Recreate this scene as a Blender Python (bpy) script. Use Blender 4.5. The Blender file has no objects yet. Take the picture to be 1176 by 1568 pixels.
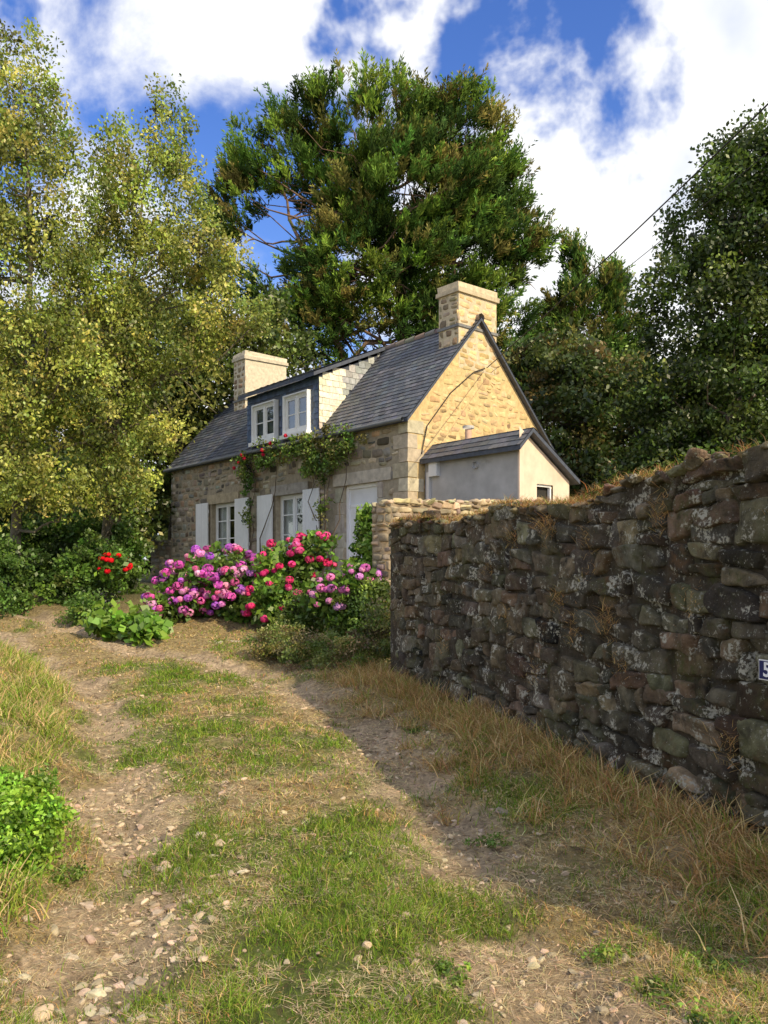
import bpy, math, numpy as np
from mathutils import Vector, Matrix
R=np.random.default_rng(7)
A=np.array
def nrm(v):
    v=np.asarray(v,float); return v/(np.linalg.norm(v,axis=-1,keepdims=True)+1e-9)
def h2(ix,iy,s):
    n=(ix*374761393+iy*668265263+s*974711).astype(np.int64)&0xffffffff
    n=((n^(n>>13))*1274126177)&0xffffffff
    return ((n^(n>>16))&0xffff)/65535.0
def vn(x,y,s=0):
    x=np.asarray(x,float);y=np.asarray(y,float)
    ix=np.floor(x).astype(np.int64);iy=np.floor(y).astype(np.int64);fx=x-ix;fy=y-iy
    fx=fx*fx*(3-2*fx);fy=fy*fy*(3-2*fy)
    a=h2(ix,iy,s);b=h2(ix+1,iy,s);c=h2(ix,iy+1,s);d=h2(ix+1,iy+1,s)
    return (a*(1-fx)+b*fx)*(1-fy)+(c*(1-fx)+d*fx)*fy
def fbm(x,y,s=0,o=4):
    t=0;a=.5
    for i in range(o):
        t=t+a*vn(x*2**i,y*2**i,s+i*17);a*=.5
    return t/(1-.5**o)
def sst(a,b,x):
    t=np.clip((x-a)/(b-a),0,1);return t*t*(3-2*t)
# ---------------------------------------------------------------- mesh helpers
def mk(name,V,F,mat,col=None,smooth=False,parent=None):
    V=np.asarray(V,np.float32);F=np.asarray(F,np.int32)
    m=bpy.data.meshes.new(name);k=F.shape[1]
    m.vertices.add(len(V));m.vertices.foreach_set("co",V.ravel())
    m.loops.add(F.size);m.loops.foreach_set("vertex_index",F.ravel())
    m.polygons.add(len(F));m.polygons.foreach_set("loop_start",np.arange(0,F.size,k,dtype=np.int32))
    m.update(calc_edges=True)
    m.polygons.foreach_set("use_smooth",np.full(len(F),smooth))
    if col is not None:
        ca=m.color_attributes.new("Col",'FLOAT_COLOR','POINT')
        c=np.ones((len(V),4),np.float32);c[:,:3]=np.clip(col,0,1);ca.data.foreach_set("color",c.ravel())
    m.materials.append(mat);m.validate();m.update()
    o=bpy.data.objects.new(name,m);bpy.context.scene.collection.objects.link(o)
    if parent is not None:o.parent=parent
    return o
class Acc:
    def __init__(s):s.V=[];s.F=[];s.C=[];s.n=0
    def add(s,V,F,C):
        V=np.asarray(V,float).reshape(-1,3);F=np.asarray(F);C=np.broadcast_to(np.asarray(C,float),(len(V),3))
        s.V.append(V);s.F.append(F+s.n);s.C.append(C);s.n+=len(V)
    def mk(s,name,mat,smooth=False,parent=None):
        return mk(name,np.concatenate(s.V),np.concatenate(s.F),mat,np.concatenate(s.C),smooth,parent)
def empty(name,loc=(0,0,0),rot=0):
    e=bpy.data.objects.new(name,None);e.location=loc;e.rotation_euler=(0,0,rot);e.empty_display_size=.3
    bpy.context.scene.collection.objects.link(e);return e
BF=A([[0,1,3,2],[4,6,7,5],[0,4,5,1],[2,3,7,6],[0,2,6,4],[1,5,7,3]])
def box(acc,x0,x1,y0,y1,z0,z1,c,j=0):
    V=A([[x,y,z] for x in(x0,x1) for y in(y0,y1) for z in(z0,z1)],float)
    if j:V=V+R.normal(0,j,V.shape)
    acc.add(V,BF,c)
def tube(acc,P,r,c,k=7):
    P=A(P,float);r=np.broadcast_to(A(r,float),(len(P),));T=nrm(np.gradient(P,axis=0))
    up=A([0.03,.05,1.]) if abs(T[0][2])<.9 else A([1.,0.05,0.02])
    V=[]
    a=np.linspace(0,2*np.pi,k,endpoint=False)
    for p,t,rr in zip(P,T,r):
        u=nrm(np.cross(t,up));w=np.cross(u,t)
        V.append(p+rr*(np.cos(a)[:,None]*u+np.sin(a)[:,None]*w))
    V=np.concatenate(V);F=[]
    for i in range(len(P)-1):
        for j in range(k):F.append([i*k+j,i*k+(j+1)%k,(i+1)*k+(j+1)%k,(i+1)*k+j])
    acc.add(V,F,c)
def curve_pts(a,b,n=7,sag=0,wob=0):
    a=A(a,float);b=A(b,float);t=np.linspace(0,1,n)[:,None]
    P=a+(b-a)*t;P[:,2]+=sag*4*(t*(1-t))[:,0]
    if wob:P[1:-1]+=R.normal(0,wob,(n-2,3))
    return P
# ---------------------------------------------------------------- materials
def nm(name):
    m=bpy.data.materials.new(name);m.use_nodes=True;nt=m.node_tree;nt.nodes.clear();return m,nt,nt.nodes,nt.links
def leafmat(name,trans=.35,gloss=.06):
    m,nt,N,L=nm(name);o=N.new('ShaderNodeOutputMaterial');a=N.new('ShaderNodeAttribute');a.attribute_name='Col'
    d=N.new('ShaderNodeBsdfDiffuse');t=N.new('ShaderNodeBsdfTranslucent')
    x=N.new('ShaderNodeMixShader');x.inputs[0].default_value=trans
    L.new(a.outputs[0],d.inputs[0]);L.new(a.outputs[0],t.inputs[0])
    L.new(d.outputs[0],x.inputs[1]);L.new(t.outputs[0],x.inputs[2])
    if gloss:
        g=N.new('ShaderNodeBsdfGlossy');g.inputs['Roughness'].default_value=.45;y=N.new('ShaderNodeMixShader');y.inputs[0].default_value=gloss
        L.new(x.outputs[0],y.inputs[1]);L.new(g.outputs[0],y.inputs[2]);x=y
    L.new(x.outputs[0],o.inputs[0]);return m
def surf(name,col=None,rough=.85,scale=8,var=.35,bump=.3,bdist=.02,detail=6,lichen=None,moss=None,spec=.3,bs=3):
    m,nt,N,L=nm(name);o=N.new('ShaderNodeOutputMaterial');p=N.new('ShaderNodeBsdfPrincipled')
    p.inputs['Roughness'].default_value=rough;p.inputs['Specular IOR Level'].default_value=spec
    tc=N.new('ShaderNodeTexCoord')
    def noise(s,d=detail,r=.6):
        n=N.new('ShaderNodeTexNoise');n.inputs['Scale'].default_value=s;n.inputs['Detail'].default_value=d;n.inputs['Roughness'].default_value=r
        L.new(tc.outputs['Object'],n.inputs['Vector']);return n
    if col is None:
        a=N.new('ShaderNodeAttribute');a.attribute_name='Col';src=a.outputs[0]
    else:
        a=N.new('ShaderNodeRGB');a.outputs[0].default_value=(*col,1);src=a.outputs[0]
    n1=noise(scale);mr=N.new('ShaderNodeMapRange');mr.inputs[1].default_value=.25;mr.inputs[2].default_value=.75
    mr.inputs[3].default_value=1-var;mr.inputs[4].default_value=1+var;L.new(n1.outputs[0],mr.inputs[0])
    vm=N.new('ShaderNodeVectorMath');vm.operation='SCALE';L.new(src,vm.inputs[0]);L.new(mr.outputs[0],vm.inputs['Scale']);cur=vm.outputs[0]
    def over(cur,color,s,lo,hi,s2=None,lo2=0,hi2=1):
        n=noise(s,8,.65);q=N.new('ShaderNodeMapRange');q.inputs[1].default_value=lo;q.inputs[2].default_value=hi;L.new(n.outputs[0],q.inputs[0]);f=q.outputs[0]
        if s2:
            n_=noise(s2,4,.7);q_=N.new('ShaderNodeMapRange');q_.inputs[1].default_value=lo2;q_.inputs[2].default_value=hi2;L.new(n_.outputs[0],q_.inputs[0])
            mm=N.new('ShaderNodeMath');mm.operation='MULTIPLY';L.new(f,mm.inputs[0]);L.new(q_.outputs[0],mm.inputs[1]);f=mm.outputs[0]
        mx=N.new('ShaderNodeMix');mx.data_type='RGBA';L.new(f,mx.inputs[0]);L.new(cur,mx.inputs[6]);mx.inputs[7].default_value=(*color,1);return mx.outputs[2]
    for l in (moss or []):cur=over(cur,*l)
    for l in (lichen or []):cur=over(cur,*l)
    L.new(cur,p.inputs['Base Color'])
    if bump:
        n2=noise(scale*bs,8,.7);b=N.new('ShaderNodeBump');b.inputs['Strength'].default_value=bump;b.inputs['Distance'].default_value=bdist
        L.new(n2.outputs[0],b.inputs['Height']);L.new(b.outputs[0],p.inputs['Normal'])
    L.new(p.outputs[0],o.inputs[0]);return m
M_leaf=leafmat('leaf',.35,.04);M_needle=leafmat('needle',.2,0);M_petal=leafmat('petal',.3,0);M_grass=leafmat('grass_blade',.3,0)
M_bark=surf('bark',None,.9,6,.4,.8,.03)
M_wall=surf('rubble_stone',None,.9,9,.65,1.0,.05,
   lichen=[((.46,.44,.36),5,.56,.59,34,.47,.55),((.24,.235,.19),26,.60,.645),((.50,.48,.42),50,.65,.67)],moss=[((.075,.08,.022),2.2,.50,.66,20,.35,.6),((.13,.075,.035),3.0,.55,.66,15,.4,.6),((.028,.024,.018),3.5,.50,.64,15,.35,.6)],bs=1.8)
M_hstone=surf('granite_rubble',None,.9,7,.3,.6,.018,lichen=[((.45,.42,.33),9,.66,.72)],moss=[((.09,.08,.06),2.5,.58,.75)])
M_mortar=surf('mortar',None,.95,10,.3,.5,.012)
M_slate=surf('slate',None,.5,12,.35,.25,.006,spec=.4,lichen=[((.22,.21,.18),7,.64,.72)])
M_render=surf('render_plaster',None,.9,3,.2,.2,.006,moss=[((.22,.2,.16),1.8,.58,.8)])
M_paint=surf('white_paint',None,.45,5,.06,.05,.002)
M_soil=surf('ground_soil',None,.95,22,.6,1.0,.05,detail=10,lichen=[((.60,.48,.34),45,.60,.66)],moss=[((.15,.10,.055),9,.56,.68),((.12,.085,.05),40,.60,.68)])
M_rock=surf('pebble_stone',None,.9,20,.3,.6,.008)
M_cable=surf('cable_rubber',(.02,.02,.02),.6,8,.1,0)
M_curtain=surf('curtain_cloth',(.7,.7,.7),.9,8,.1,.1)
M_dark=surf('room_interior',(.03,.028,.025),.9,3,.2,0)
def glassmat():
    m,nt,N,L=nm('window_glass');o=N.new('ShaderNodeOutputMaterial');t=N.new('ShaderNodeBsdfTransparent');t.inputs[0].default_value=(.8,.85,.85,1)
    g=N.new('ShaderNodeBsdfGlossy');g.inputs['Roughness'].default_value=.03;x=N.new('ShaderNodeMixShader');x.inputs[0].default_value=.22
    L.new(t.outputs[0],x.inputs[1]);L.new(g.outputs[0],x.inputs[2]);L.new(x.outputs[0],o.inputs[0]);return m
M_glass=glassmat()
# ---------------------------------------------------------------- terrain
YL=[0,2,2.8,3.6,5.5,7.5,9.8,11,13,16,20];XLv=[-.7,-.85,-1.0,-1.17,-1.85,-2.6,-3.55,-4.4,-6.2,-9.5,-14]
YR=[0,2,2.8,3.7,5.3,8.1,9.5,11,13,16,20];XRv=[.7,.65,.62,.58,.27,-.39,-1.0,-1.9,-4.2,-7.6,-12]
def wallx(Y):return 2.03-.327*(Y-4.2)
def hgt(X,Y):
    b=np.interp(Y,[0,8,10,12,14,16,17.5,19,40,120,400],[0,.12,.17,.28,.5,.85,1.0,1.05,1.3,3,4])
    XL=np.interp(Y,YL,XLv);XR=np.interp(Y,YR,XRv)
    near=sst(0,2,Y)*(1-sst(15,18,Y))
    b=b-.09*near*(np.exp(-((X-XL)/.28)**2)+np.exp(-((X-XR)/.3)**2))
    b=b+.5*sst(.35,2.2,XL-X)*(1-sst(12.0,14.5,Y))*sst(2.,7,Y)+.12*sst(.2,.9,XL-X)*(1-sst(12,14,Y))
    b=b+.09*sst(.9,.05,wallx(Y)-X)*(1-sst(10,12,Y))
    b=b+.20*np.exp(-((X-1.95)/.4)**2-((Y-3.1)/.5)**2)
    b=b+(fbm(X*1.3,Y*1.3,3)-.5)*.15*near+(vn(X*7,Y*7,9)-.5)*.05*near+(vn(X*17,Y*17,19)-.5)*.03*near
    return b
def masks(X,Y):
    XL=np.interp(Y,YL,XLv);XR=np.interp(Y,YR,XRv)
    w=.3+.012*Y
    n=(fbm(X*2.2,Y*2.2,31)-.5)*1.9
    rut=np.exp(-((X-XL)/(w*1.0))**2)+np.exp(-((X-XR)/(w*1.25))**2)
    rut=sst(.3,1.0,rut+n)
    mid=((X>XL)&(X<XR)).astype(float)
    green=sst(.42,.66,fbm(X*1.1,Y*.9,55)*.6+fbm(X*3.3,Y*3.,58)*.4+.12*mid-.022*(Y-5))
    return rut,mid,green
def axis(a,lo,hi,st,b):
    f=np.arange(lo,hi,st);g=[];x=lo;s=st
    while x>a:s*=1.3;x-=s;g.append(x)
    g=g[::-1];q=[];x=f[-1];s=st
    while x<b:s*=1.3;x+=s;q.append(x)
    return np.concatenate([g,f,q])
xs=axis(-400,-9,4,.04,400);ys=axis(-60,1.2,17,.04,600)
GX,GY=np.meshgrid(xs,ys);Z=hgt(GX,GY);nx,ny=len(xs),len(ys)
rut,mid,green=masks(GX,GY)
dirt=A([.50,.38,.25]);dry=A([.36,.275,.13]);grn=A([.14,.18,.04])
c=dry[None,None]*(1-green[...,None])+grn*green[...,None]
n5=fbm(GX*5,GY*5,77)[...,None];dd=dirt*(.5+1.0*n5)
c=c*(.7+.6*fbm(GX*9,GY*9,78)[...,None])
c=c*(1-rut[...,None])+dd*rut[...,None]
far=sst(14,19,GY)[...,None];c=c*(1-far)+A([.07,.08,.03])*far
i=np.arange(nx*ny).reshape(ny,nx)
F=np.stack([i[:-1,:-1],i[:-1,1:],i[1:,1:],i[1:,:-1]],-1).reshape(-1,4)
mk('ground',np.stack([GX,GY,Z],-1).reshape(-1,3),F,M_soil,c.reshape(-1,3),True)
# ---------------------------------------------------------------- blades
def blades(acc,P,hh,w,lean,col):
    n=len(P);a=R.uniform(0,2*np.pi,n);d=np.stack([np.cos(a),np.sin(a),0*a],1)
    b=R.uniform(0,2*np.pi,n);s=np.stack([np.cos(b),np.sin(b),0*b],1)
    hh=np.broadcast_to(hh,(n,))[:,None];w=np.broadcast_to(w,(n,))[:,None];lean=np.broadcast_to(lean,(n,))[:,None]
    p0=P;up=A([0,0,1.])
    cl=1/np.sqrt(1+lean**2)
    p1=P+hh*cl*(.55*up+.3*lean*d);p2=P+hh*cl*(up*.9+.95*lean*d)
    V=np.stack([p0-s*w*.5,p0+s*w*.5,p1-s*w*.45,p1+s*w*.45,p2-s*w*.08,p2+s*w*.08],1).reshape(-1,3)
    b0=(np.arange(n)*6)[:,None]
    F=np.concatenate([b0+A([0,1,3,2]),b0+A([2,3,5,4])])
    acc.add(V,F,np.repeat(col,6,axis=0))
def jit(c,n,s=.25,g=.08):
    c=np.broadcast_to(A(c,float),(n,3));return np.clip(c*(1+R.normal(0,s,(n,1)))*(1+R.normal(0,g,(n,3))),.004,.95)
straw=A([.64,.49,.24]);straw2=A([.50,.32,.13]);gg=A([.14,.24,.03]);gg2=A([.24,.32,.05])
def field(n,ylo,yhi,pw):
    u=R.uniform(0,1,n);e=2-pw
    Y=(ylo**e+u*(yhi**e-ylo**e))**(1/e);X=R.uniform(-.56,.53,n)*Y;return X,Y
acc=Acc()
X,Y=field(420000,2.2,15,1.5)
k=X<wallx(Y)-.02;X=X[k];Y=Y[k]
rut,mid,green=masks(X,Y)
patch=fbm(X*3,Y*3,91)
keep=R.uniform(0,1,len(X))<(1-.94*rut)*(.2+.8*sst(.25,.6,patch))*(.55+.45*green)
X=X[keep];Y=Y[keep];green=green[keep];mid=mid[keep];patch=patch[keep]
XL=np.interp(Y,YL,XLv)
isg=R.uniform(0,1,len(X))<(.10+.72*green)
bank=sst(.25,1.0,XL-X);foot=sst(1.2,.2,wallx(Y)-X)*(1-sst(10,11,Y))
isg&=~(R.uniform(0,1,len(X))<.7*foot)
isg&=~(R.uniform(0,1,len(X))<.45*bank)
n=len(X);col=np.where(isg[:,None],np.where(R.uniform(0,1,(n,1))<.5,jit(gg,n),jit(gg2,n)),np.where(R.uniform(0,1,(n,1))<.6,jit(straw,n),jit(straw2,n)))
H=(.03+.065*R.uniform(0,1,n)**3+.05*bank*R.uniform(0,1,n)+.07*foot*R.uniform(0,1,n))*(1+1.3*(patch-.5))
lean=np.where(isg,R.uniform(.2,1.6,n),R.uniform(.6,6,n))
blades(acc,np.stack([X,Y,hgt(X,Y)-.004],1),H,np.maximum(.0032,.0010*Y),lean,col)
acc.mk('grass',M_grass)
acc=Acc();X,Y=field(130000,2.2,13,1.6);k=X<wallx(Y);X=X[k];Y=Y[k];k=fbm(X*4,Y*4,12)>.42;X=X[k];Y=Y[k];n=len(X)
blades(acc,np.stack([X,Y,hgt(X,Y)+.004],1),R.uniform(.02,.10,n),np.maximum(.0026,.0008*Y),R.uniform(4,16,n),jit(A([.66,.53,.33]),n,.25))
acc.mk('straw_litter',M_grass)
acc=Acc()
def tufts(acc,cx,cy,cz,n,h,w,spread,cols,lean=(.2,1.4)):
    m=len(cx);ii=R.integers(0,m,n)
    P=np.stack([cx[ii]+R.normal(0,spread,n),cy[ii]+R.normal(0,spread,n),cz[ii]*1.0],1)
    hs=(.7+.6*h2(ii,ii*3,5))*h*R.uniform(.4,1.15,n)
    cc=A(cols)[R.integers(0,len(cols),n)]
    blades(acc,P,hs,w,R.uniform(lean[0],lean[1],n),jit(cc,n,.22))
Y=R.uniform(2.2,10.4,260);X=wallx(Y)-np.abs(R.normal(0,.38,260))-.03
tufts(acc,X,Y,hgt(X,Y)-.01,23000,.24,.006,.06,[straw,straw2,straw2*.8,straw,straw2,gg2],(.3,3.5))
acc.mk('dry_grass_verge',M_grass)
acc=Acc();Y=R.uniform(3.2,12.5,260);X=np.interp(Y,YL,XLv)-.45-np.abs(R.normal(0,1.1,260))
tufts(acc,X,Y,hgt(X,Y)-.01,26000,.20,.007,.07,[straw,straw,gg2,gg2*1.2,gg],(.3,2))
acc.mk('tall_grass_bank',M_grass)
# ---------------------------------------------------------------- pebbles
import bmesh
def ico(sub):
    bm=bmesh.new();bmesh.ops.create_icosphere(bm,subdivisions=sub,radius=1);V=A([v.co[:] for v in bm.verts]);F=A([[v.index for v in f.verts] for f in bm.faces]);bm.free();return V,F
I2=ico(2);I3=ico(3);I4=ico(4)
def rock(acc,cx,size,col,T=I2,sq=(1,1,.6),amp=.22,fr=1.3,cut=4,tilt=.15):
    V,F=T;s=R.uniform(0,99,3);d=V*fr
    k=1+amp*2*(fbm(d[:,0]+s[0]+d[:,2]*.7,d[:,1]+s[1]+d[:,2]*.9,3,3)-.5)
    P=V*k[:,None]
    for _ in range(cut):
        nn_=nrm(R.normal(0,1,3));q=R.uniform(.5,.8);dd_=P@nn_;P=P-np.clip(dd_-q,0,None)[:,None]*nn_*.95
    P=P*A(sq)*size;a=R.uniform(0,6.28);ca,sa=math.cos(a),math.sin(a)
    P=P@A([[ca,sa,0],[-sa,ca,0],[0,0,1]]);t=R.normal(0,1,2)*tilt;P[:,2]+=P[:,0]*t[0]+P[:,1]*t[1]
    acc.add(P+A(cx),F,col)
acc=Acc();X,Y=field(80000,2.2,13,1.6);r_,_,_=masks(X,Y);cl=.2+.8*sst(.42,.62,fbm(X*1.6,Y*1.6,66));k=(R.uniform(0,1,len(X))<(.03+.5*r_)*cl)&(X<wallx(Y)-.1);X=X[k][:10000];Y=Y[k][:10000];Zg=hgt(X,Y)
pool=[]
for _ in range(40):
    t_=Acc();rock(t_,(0,0,0),1,(1,1,1),sq=(1,R.uniform(.6,.95),R.uniform(.4,.65)),cut=6,amp=.35);pool.append(t_.V[0])
s=.004+.012*R.uniform(0,1,len(X))**2+.024*R.uniform(0,1,len(X))**9
cc=jit([.44,.34,.235],len(X),.28,.04);pid=R.integers(0,40,len(X));an=R.uniform(0,6.28,len(X))
for j in range(len(X)):
    ca,sa=math.cos(an[j]),math.sin(an[j]);acc.add((pool[pid[j]]@A([[ca,sa,0],[-sa,ca,0],[0,0,1]]))*s[j]+A([X[j],Y[j],Zg[j]+s[j]*.1]),I2[1],cc[j])
big=[(-.96,2.95,.04),(-.85,3.25,.03),(-1.1,3.05,.05),(-1.15,3.4,.04),(-.9,2.75,.04),(-1.25,2.9,.06),(.42,2.75,.04),(.3,2.68,.035),(1.2,3.0,.03),(1.25,3.3,.025),(.65,3.3,.028),(-1.0,3.7,.035),(-1.3,3.3,.035),(.75,5.0,.06),(-1.7,5.2,.05),(-1.05,4.6,.05),(1.3,2.95,.025),(-1.05,2.6,.05),(-.78,2.9,.03),(-.99,3.12,.045),(-1.05,2.8,.035)]
big+=[(R.normal(-1.1,.22),R.uniform(2.5,4.6),R.uniform(.012,.042)) for _ in range(85)]+[(R.normal(.65,.3),R.uniform(2.4,5.5),R.uniform(.01,.028)) for _ in range(80)]
for (x,y,s) in big:
    rock(acc,(x,y,hgt(A(x),A(y))-s*.02),s,jit([.47,.385,.275],1,.2,.04)[0],T=I3,sq=(1,.8,.5),cut=9,amp=.5)
acc.mk('gravel',M_rock,False)
# ---------------------------------------------------------------- masonry
def stones(acc,O,u,v,nn,L,Hh,ok,ch=(.12,.22),cw=(.18,.45),relief=.03,n=6,gap=.012,cols=None,wob=.02,amp=.4,kr=(.12,.4),jt=1,pw=5,tone=.18):
    O=A(O,float);u=A(u,float);v=A(v,float);nn=A(nn,float)
    lin=np.linspace(-1,1,n);lin=np.sign(lin)*np.abs(lin)**.75;a,b=np.meshgrid(lin,lin)
    i=np.arange(n*n).reshape(n,n);F=np.stack([i[:-1,:-1],i[:-1,1:],i[1:,1:],i[1:,:-1]],-1).reshape(-1,4)
    z=0;cs=0
    while z<Hh:
        hh=R.uniform(*ch);x=-R.uniform(0,.3);cs+=1
        while x<L:
            w=R.uniform(*cw)*(.8+.4*hh/ch[1])
            sub=[(z,z+hh)]
            if R.uniform()<.3 and hh>.75*ch[1]:
                q=R.uniform(.35,.65);sub=[(z,z+hh*q),(z+hh*q,z+hh)]
            for (z0,z1) in sub:
                x0,x1=max(x,0),min(x+w,L);y0,y1=z0,min(z1,Hh)
                if x1-x0<.06 or y1-y0<.04 or not ok(x0,x1,y0,y1):continue
                g=gap*R.uniform(.4,1.5)
                J=R.normal(0,1,(4,2))*A([.018,.012])*(hh/.18)*jt
                cx=A([[x0+g,y0+g],[x1-g,y0+g],[x1-g,y1-g],[x0+g,y1-g]])+J
                kk=R.uniform(*kr)
                aa=a*np.sqrt(1-kk*b*b);bb=b*np.sqrt(1-kk*a*a)
                s=(aa+1)/2;t=(bb+1)/2
                Q=((1-s)*(1-t))[...,None]*cx[0]+(s*(1-t))[...,None]*cx[1]+(s*t)[...,None]*cx[2]+((1-s)*t)[...,None]*cx[3]
                sd=R.uniform(0,99)
                e_=.016*jt
                Q[...,0]+=e_*(fbm(Q[...,0]*8+sd,Q[...,1]*8,6,2)-.5)*2;Q[...,1]+=e_*(fbm(Q[...,0]*8,Q[...,1]*8+sd,7,2)-.5)*2
                Q[...,1]+=wob*(np.sin(Q[...,0]*2.3+cs)+np.sin(Q[...,0]*.9+1.7))
                dep=((1-np.abs(a)**pw)*(1-np.abs(b)**pw))**.5
                rr=relief*R.uniform(.4,1.6)
                D=-.03+dep*(rr+.03)+rr*amp*2*(fbm(Q[...,0]*9+sd,Q[...,1]*9+sd,5,3)-.5)*dep+rr*.6*(a*R.normal(0,.5)+b*R.normal(0,.5))*dep
                P=O+Q[...,:1]*u+Q[...,1:]*v+D[...,None]*nn
                cc=cols[R.integers(0,len(cols))]
                acc.add(P.reshape(-1,3),F,jit(cc,1,tone,.04)[0])
            x+=w
        z+=hh
# ---------- big roadside stone wall
ud=A([-.3109,.9504,0]);nw=A([-.9504,-.3109,0]);O=A([3.011,1.2,0]);LW=9.55
wal=empty('stone_wall')
def topz(s):return 2.10+.03*np.sin(s*1.3)+.03*np.sin(s*3.1+1)+.02*np.sin(s*7.3)+.24*sst(5.4,2.8,s)+.10*sst(6.8,9.3,s)
acc=Acc();wc=[A([.145,.11,.068]),A([.10,.082,.056]),A([.18,.14,.088]),A([.075,.065,.048]),A([.14,.095,.06]),A([.12,.108,.08]),A([.09,.072,.05]),A([.13,.12,.07])]
stones(acc,O,ud,(0,0,1),nw,LW,2.5,lambda a,b,c,d:d<topz((a+b)/2)+.06 and b<LW-.22*(1-c/2.1)+.0,(.085,.23),(.10,.42),.026,14,.003,wc,.045,1.1,(.02,.16),1.8,10,.34)
acc.mk('stones',M_wall,True,wal)
acc=Acc();ns=60
S=np.linspace(0,LW-.07,ns)
for k in range(ns-1):
    V=[]
    for s in(S[k],S[k+1]):
        for d in(-.022,-.5):
            for z in(-.3,topz(s)-.03):
                V.append(O+ud*s+nw*d+A([0,0,z]))
    acc.add(V,BF,[.07,.055,.037])
acc.mk('mortar_core',M_wall,False,wal)
acc=Acc()
for k in range(700):
    s=R.uniform(0,LW);d=.03-R.uniform(0,.5);sz=R.uniform(.03,.085)
    rock(acc,O+ud*s+nw*d+A([0,0,topz(s)-.02+R.uniform(-.04,.015)]),sz,jit([.24,.18,.115],1,.25)[0],T=I3,sq=(1.2,.8,.45),cut=6)
acc.mk('capping_stones',M_wall,True,wal)
acc=Acc();m=360;s=R.uniform(0,LW,m);d=.04-R.uniform(0,.35,m);P=O+ud*s[:,None]+nw*d[:,None]
k=fbm(s*.9,s*0+2,8)>.32
tufts(acc,P[k,0],P[k,1],topz(s[k])+.0,26000,.10,.0045,.06,[straw2*.9,straw2*.7,straw,A([.36,.17,.07]),A([.36,.17,.07]),gg*.9],(.5,6))
for (s0,z0,nn_,hh) in [(5.2,1.35,130,.16),(5.0,1.15,110,.14),(4.4,.95,90,.12),(3.0,1.9,80,.12),(6.5,1.6,80,.1),(5.6,.7,90,.12),(7.5,.8,80,.12),(4.0,1.95,160,.16),(5.4,1.9,200,.18),(3.7,1.4,60,.1),(6.1,1.2,70,.1),(3.4,.6,90,.14),(4.8,1.5,60,.1),(4.6,1.2,160,.2),(4.8,1.8,120,.14),(6.0,1.85,110,.12)]:
    p=O+ud*s0+nw*.03
    n=nn_;P=np.tile(p,(n,1))+R.normal(0,.04,(n,3));P[:,2]=z0+R.normal(0,.06,n)
    blades(acc,P,R.uniform(.4,1.2,n)*hh,.0035,R.uniform(.8,5,n),jit(straw2,n))
acc.mk('dry_wall_plants',M_grass,False,wal)
acc=Acc()
for (x,y,z,s,q) in [(2.02,3.3,.2,.24,(1,.9,.8)),(1.85,3.55,.12,.15,(1,.9,.7)),(.42,9.6,.2,.28,(1,.9,.8)),(.28,9.25,.12,.2,(1,.9,.7))]:
    rock(acc,(x,y,z),s,A([.15,.13,.075]),T=I4,sq=q,amp=.45,fr=1.8,cut=6)
acc.mk('boulder',M_wall,True)
sg=empty('house_number_sign')
acc=Acc();right=-ud;up=A([0,0,1.]);ctr=A([wallx(4.12),4.12,1.07])+nw*.06
def sb(acc,w,h,d0,d1,c):
    V=[ctr+right*x+up*z+nw*d for x in(-w,w) for d in(d0,d1) for z in(-h,h)];acc.add(V,BF,c)
sb(acc,.085,.053,0,.006,[.75,.75,.75]);sb(acc,.079,.047,.0062,.009,[.01,.015,.09])
acc.mk('plate',M_paint,False,sg)
cu=bpy.data.curves.new('digits','FONT');cu.body='50';cu.size=.105;cu.align_x='CENTER';cu.align_y='CENTER';cu.extrude=.001;cu.offset=.002
to=bpy.data.objects.new('digits',cu);bpy.context.scene.collection.objects.link(to);cu.materials.append(surf('digit_paint',(.8,.8,.8),.4,5,.02,0))
Mx=Matrix.Identity(4)
for r in range(3):
    Mx[r][0]=right[r];Mx[r][1]=up[r];Mx[r][2]=nw[r];Mx[r][3]=(ctr+nw*.0105)[r]
to.matrix_world=Mx;to.parent=sg
# ---------------------------------------------------------------- cottage
B=1.0
house=empty('stone_cottage',(.50,16.5,0),math.atan2(-.77,.64))
HL=11.3;EV=4.74;RY=2.08;RZ=7.1;WD=4.69;EB=4.35
win=[(-8.62,-7.2,1.95,3.45),(-5.12,-3.83,1.95,3.45)];door=(-2.25,-.98,B,3.48)
holes=win+[door]
acc=Acc();mc=A([.34,.29,.21])
xsb=sorted({-HL,0}|{h[0] for h in holes}|{h[1] for h in holes});zsb=sorted({B-.4,EV}|{h[2] for h in holes}|{h[3] for h in holes})
for a,b in zip(xsb[:-1],xsb[1:]):
    for c0,d0 in zip(zsb[:-1],zsb[1:]):
        if any(a>=h[0]-1e-6 and b<=h[1]+1e-6 and c0>=h[2]-1e-6 and d0<=h[3]+1e-6 for h in holes):continue
        acc.add([(a,0,c0),(b,0,c0),(b,0,d0),(a,0,d0)],[[0,1,2,3]],mc)
for h in holes:
    x0,x1,z0,z1=h
    for q in ([(x0,0,z0),(x0,.3,z0),(x0,.3,z1),(x0,0,z1)],[(x1,0,z0),(x1,.3,z0),(x1,.3,z1),(x1,0,z1)],[(x0,0,z0),(x1,0,z0),(x1,.3,z0),(x0,.3,z0)],[(x0,0,z1),(x1,0,z1),(x1,.3,z1),(x0,.3,z1)]):
        acc.add(q,[[0,1,2,3]],mc*1.2)
gm=A([.58,.43,.22])
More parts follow.
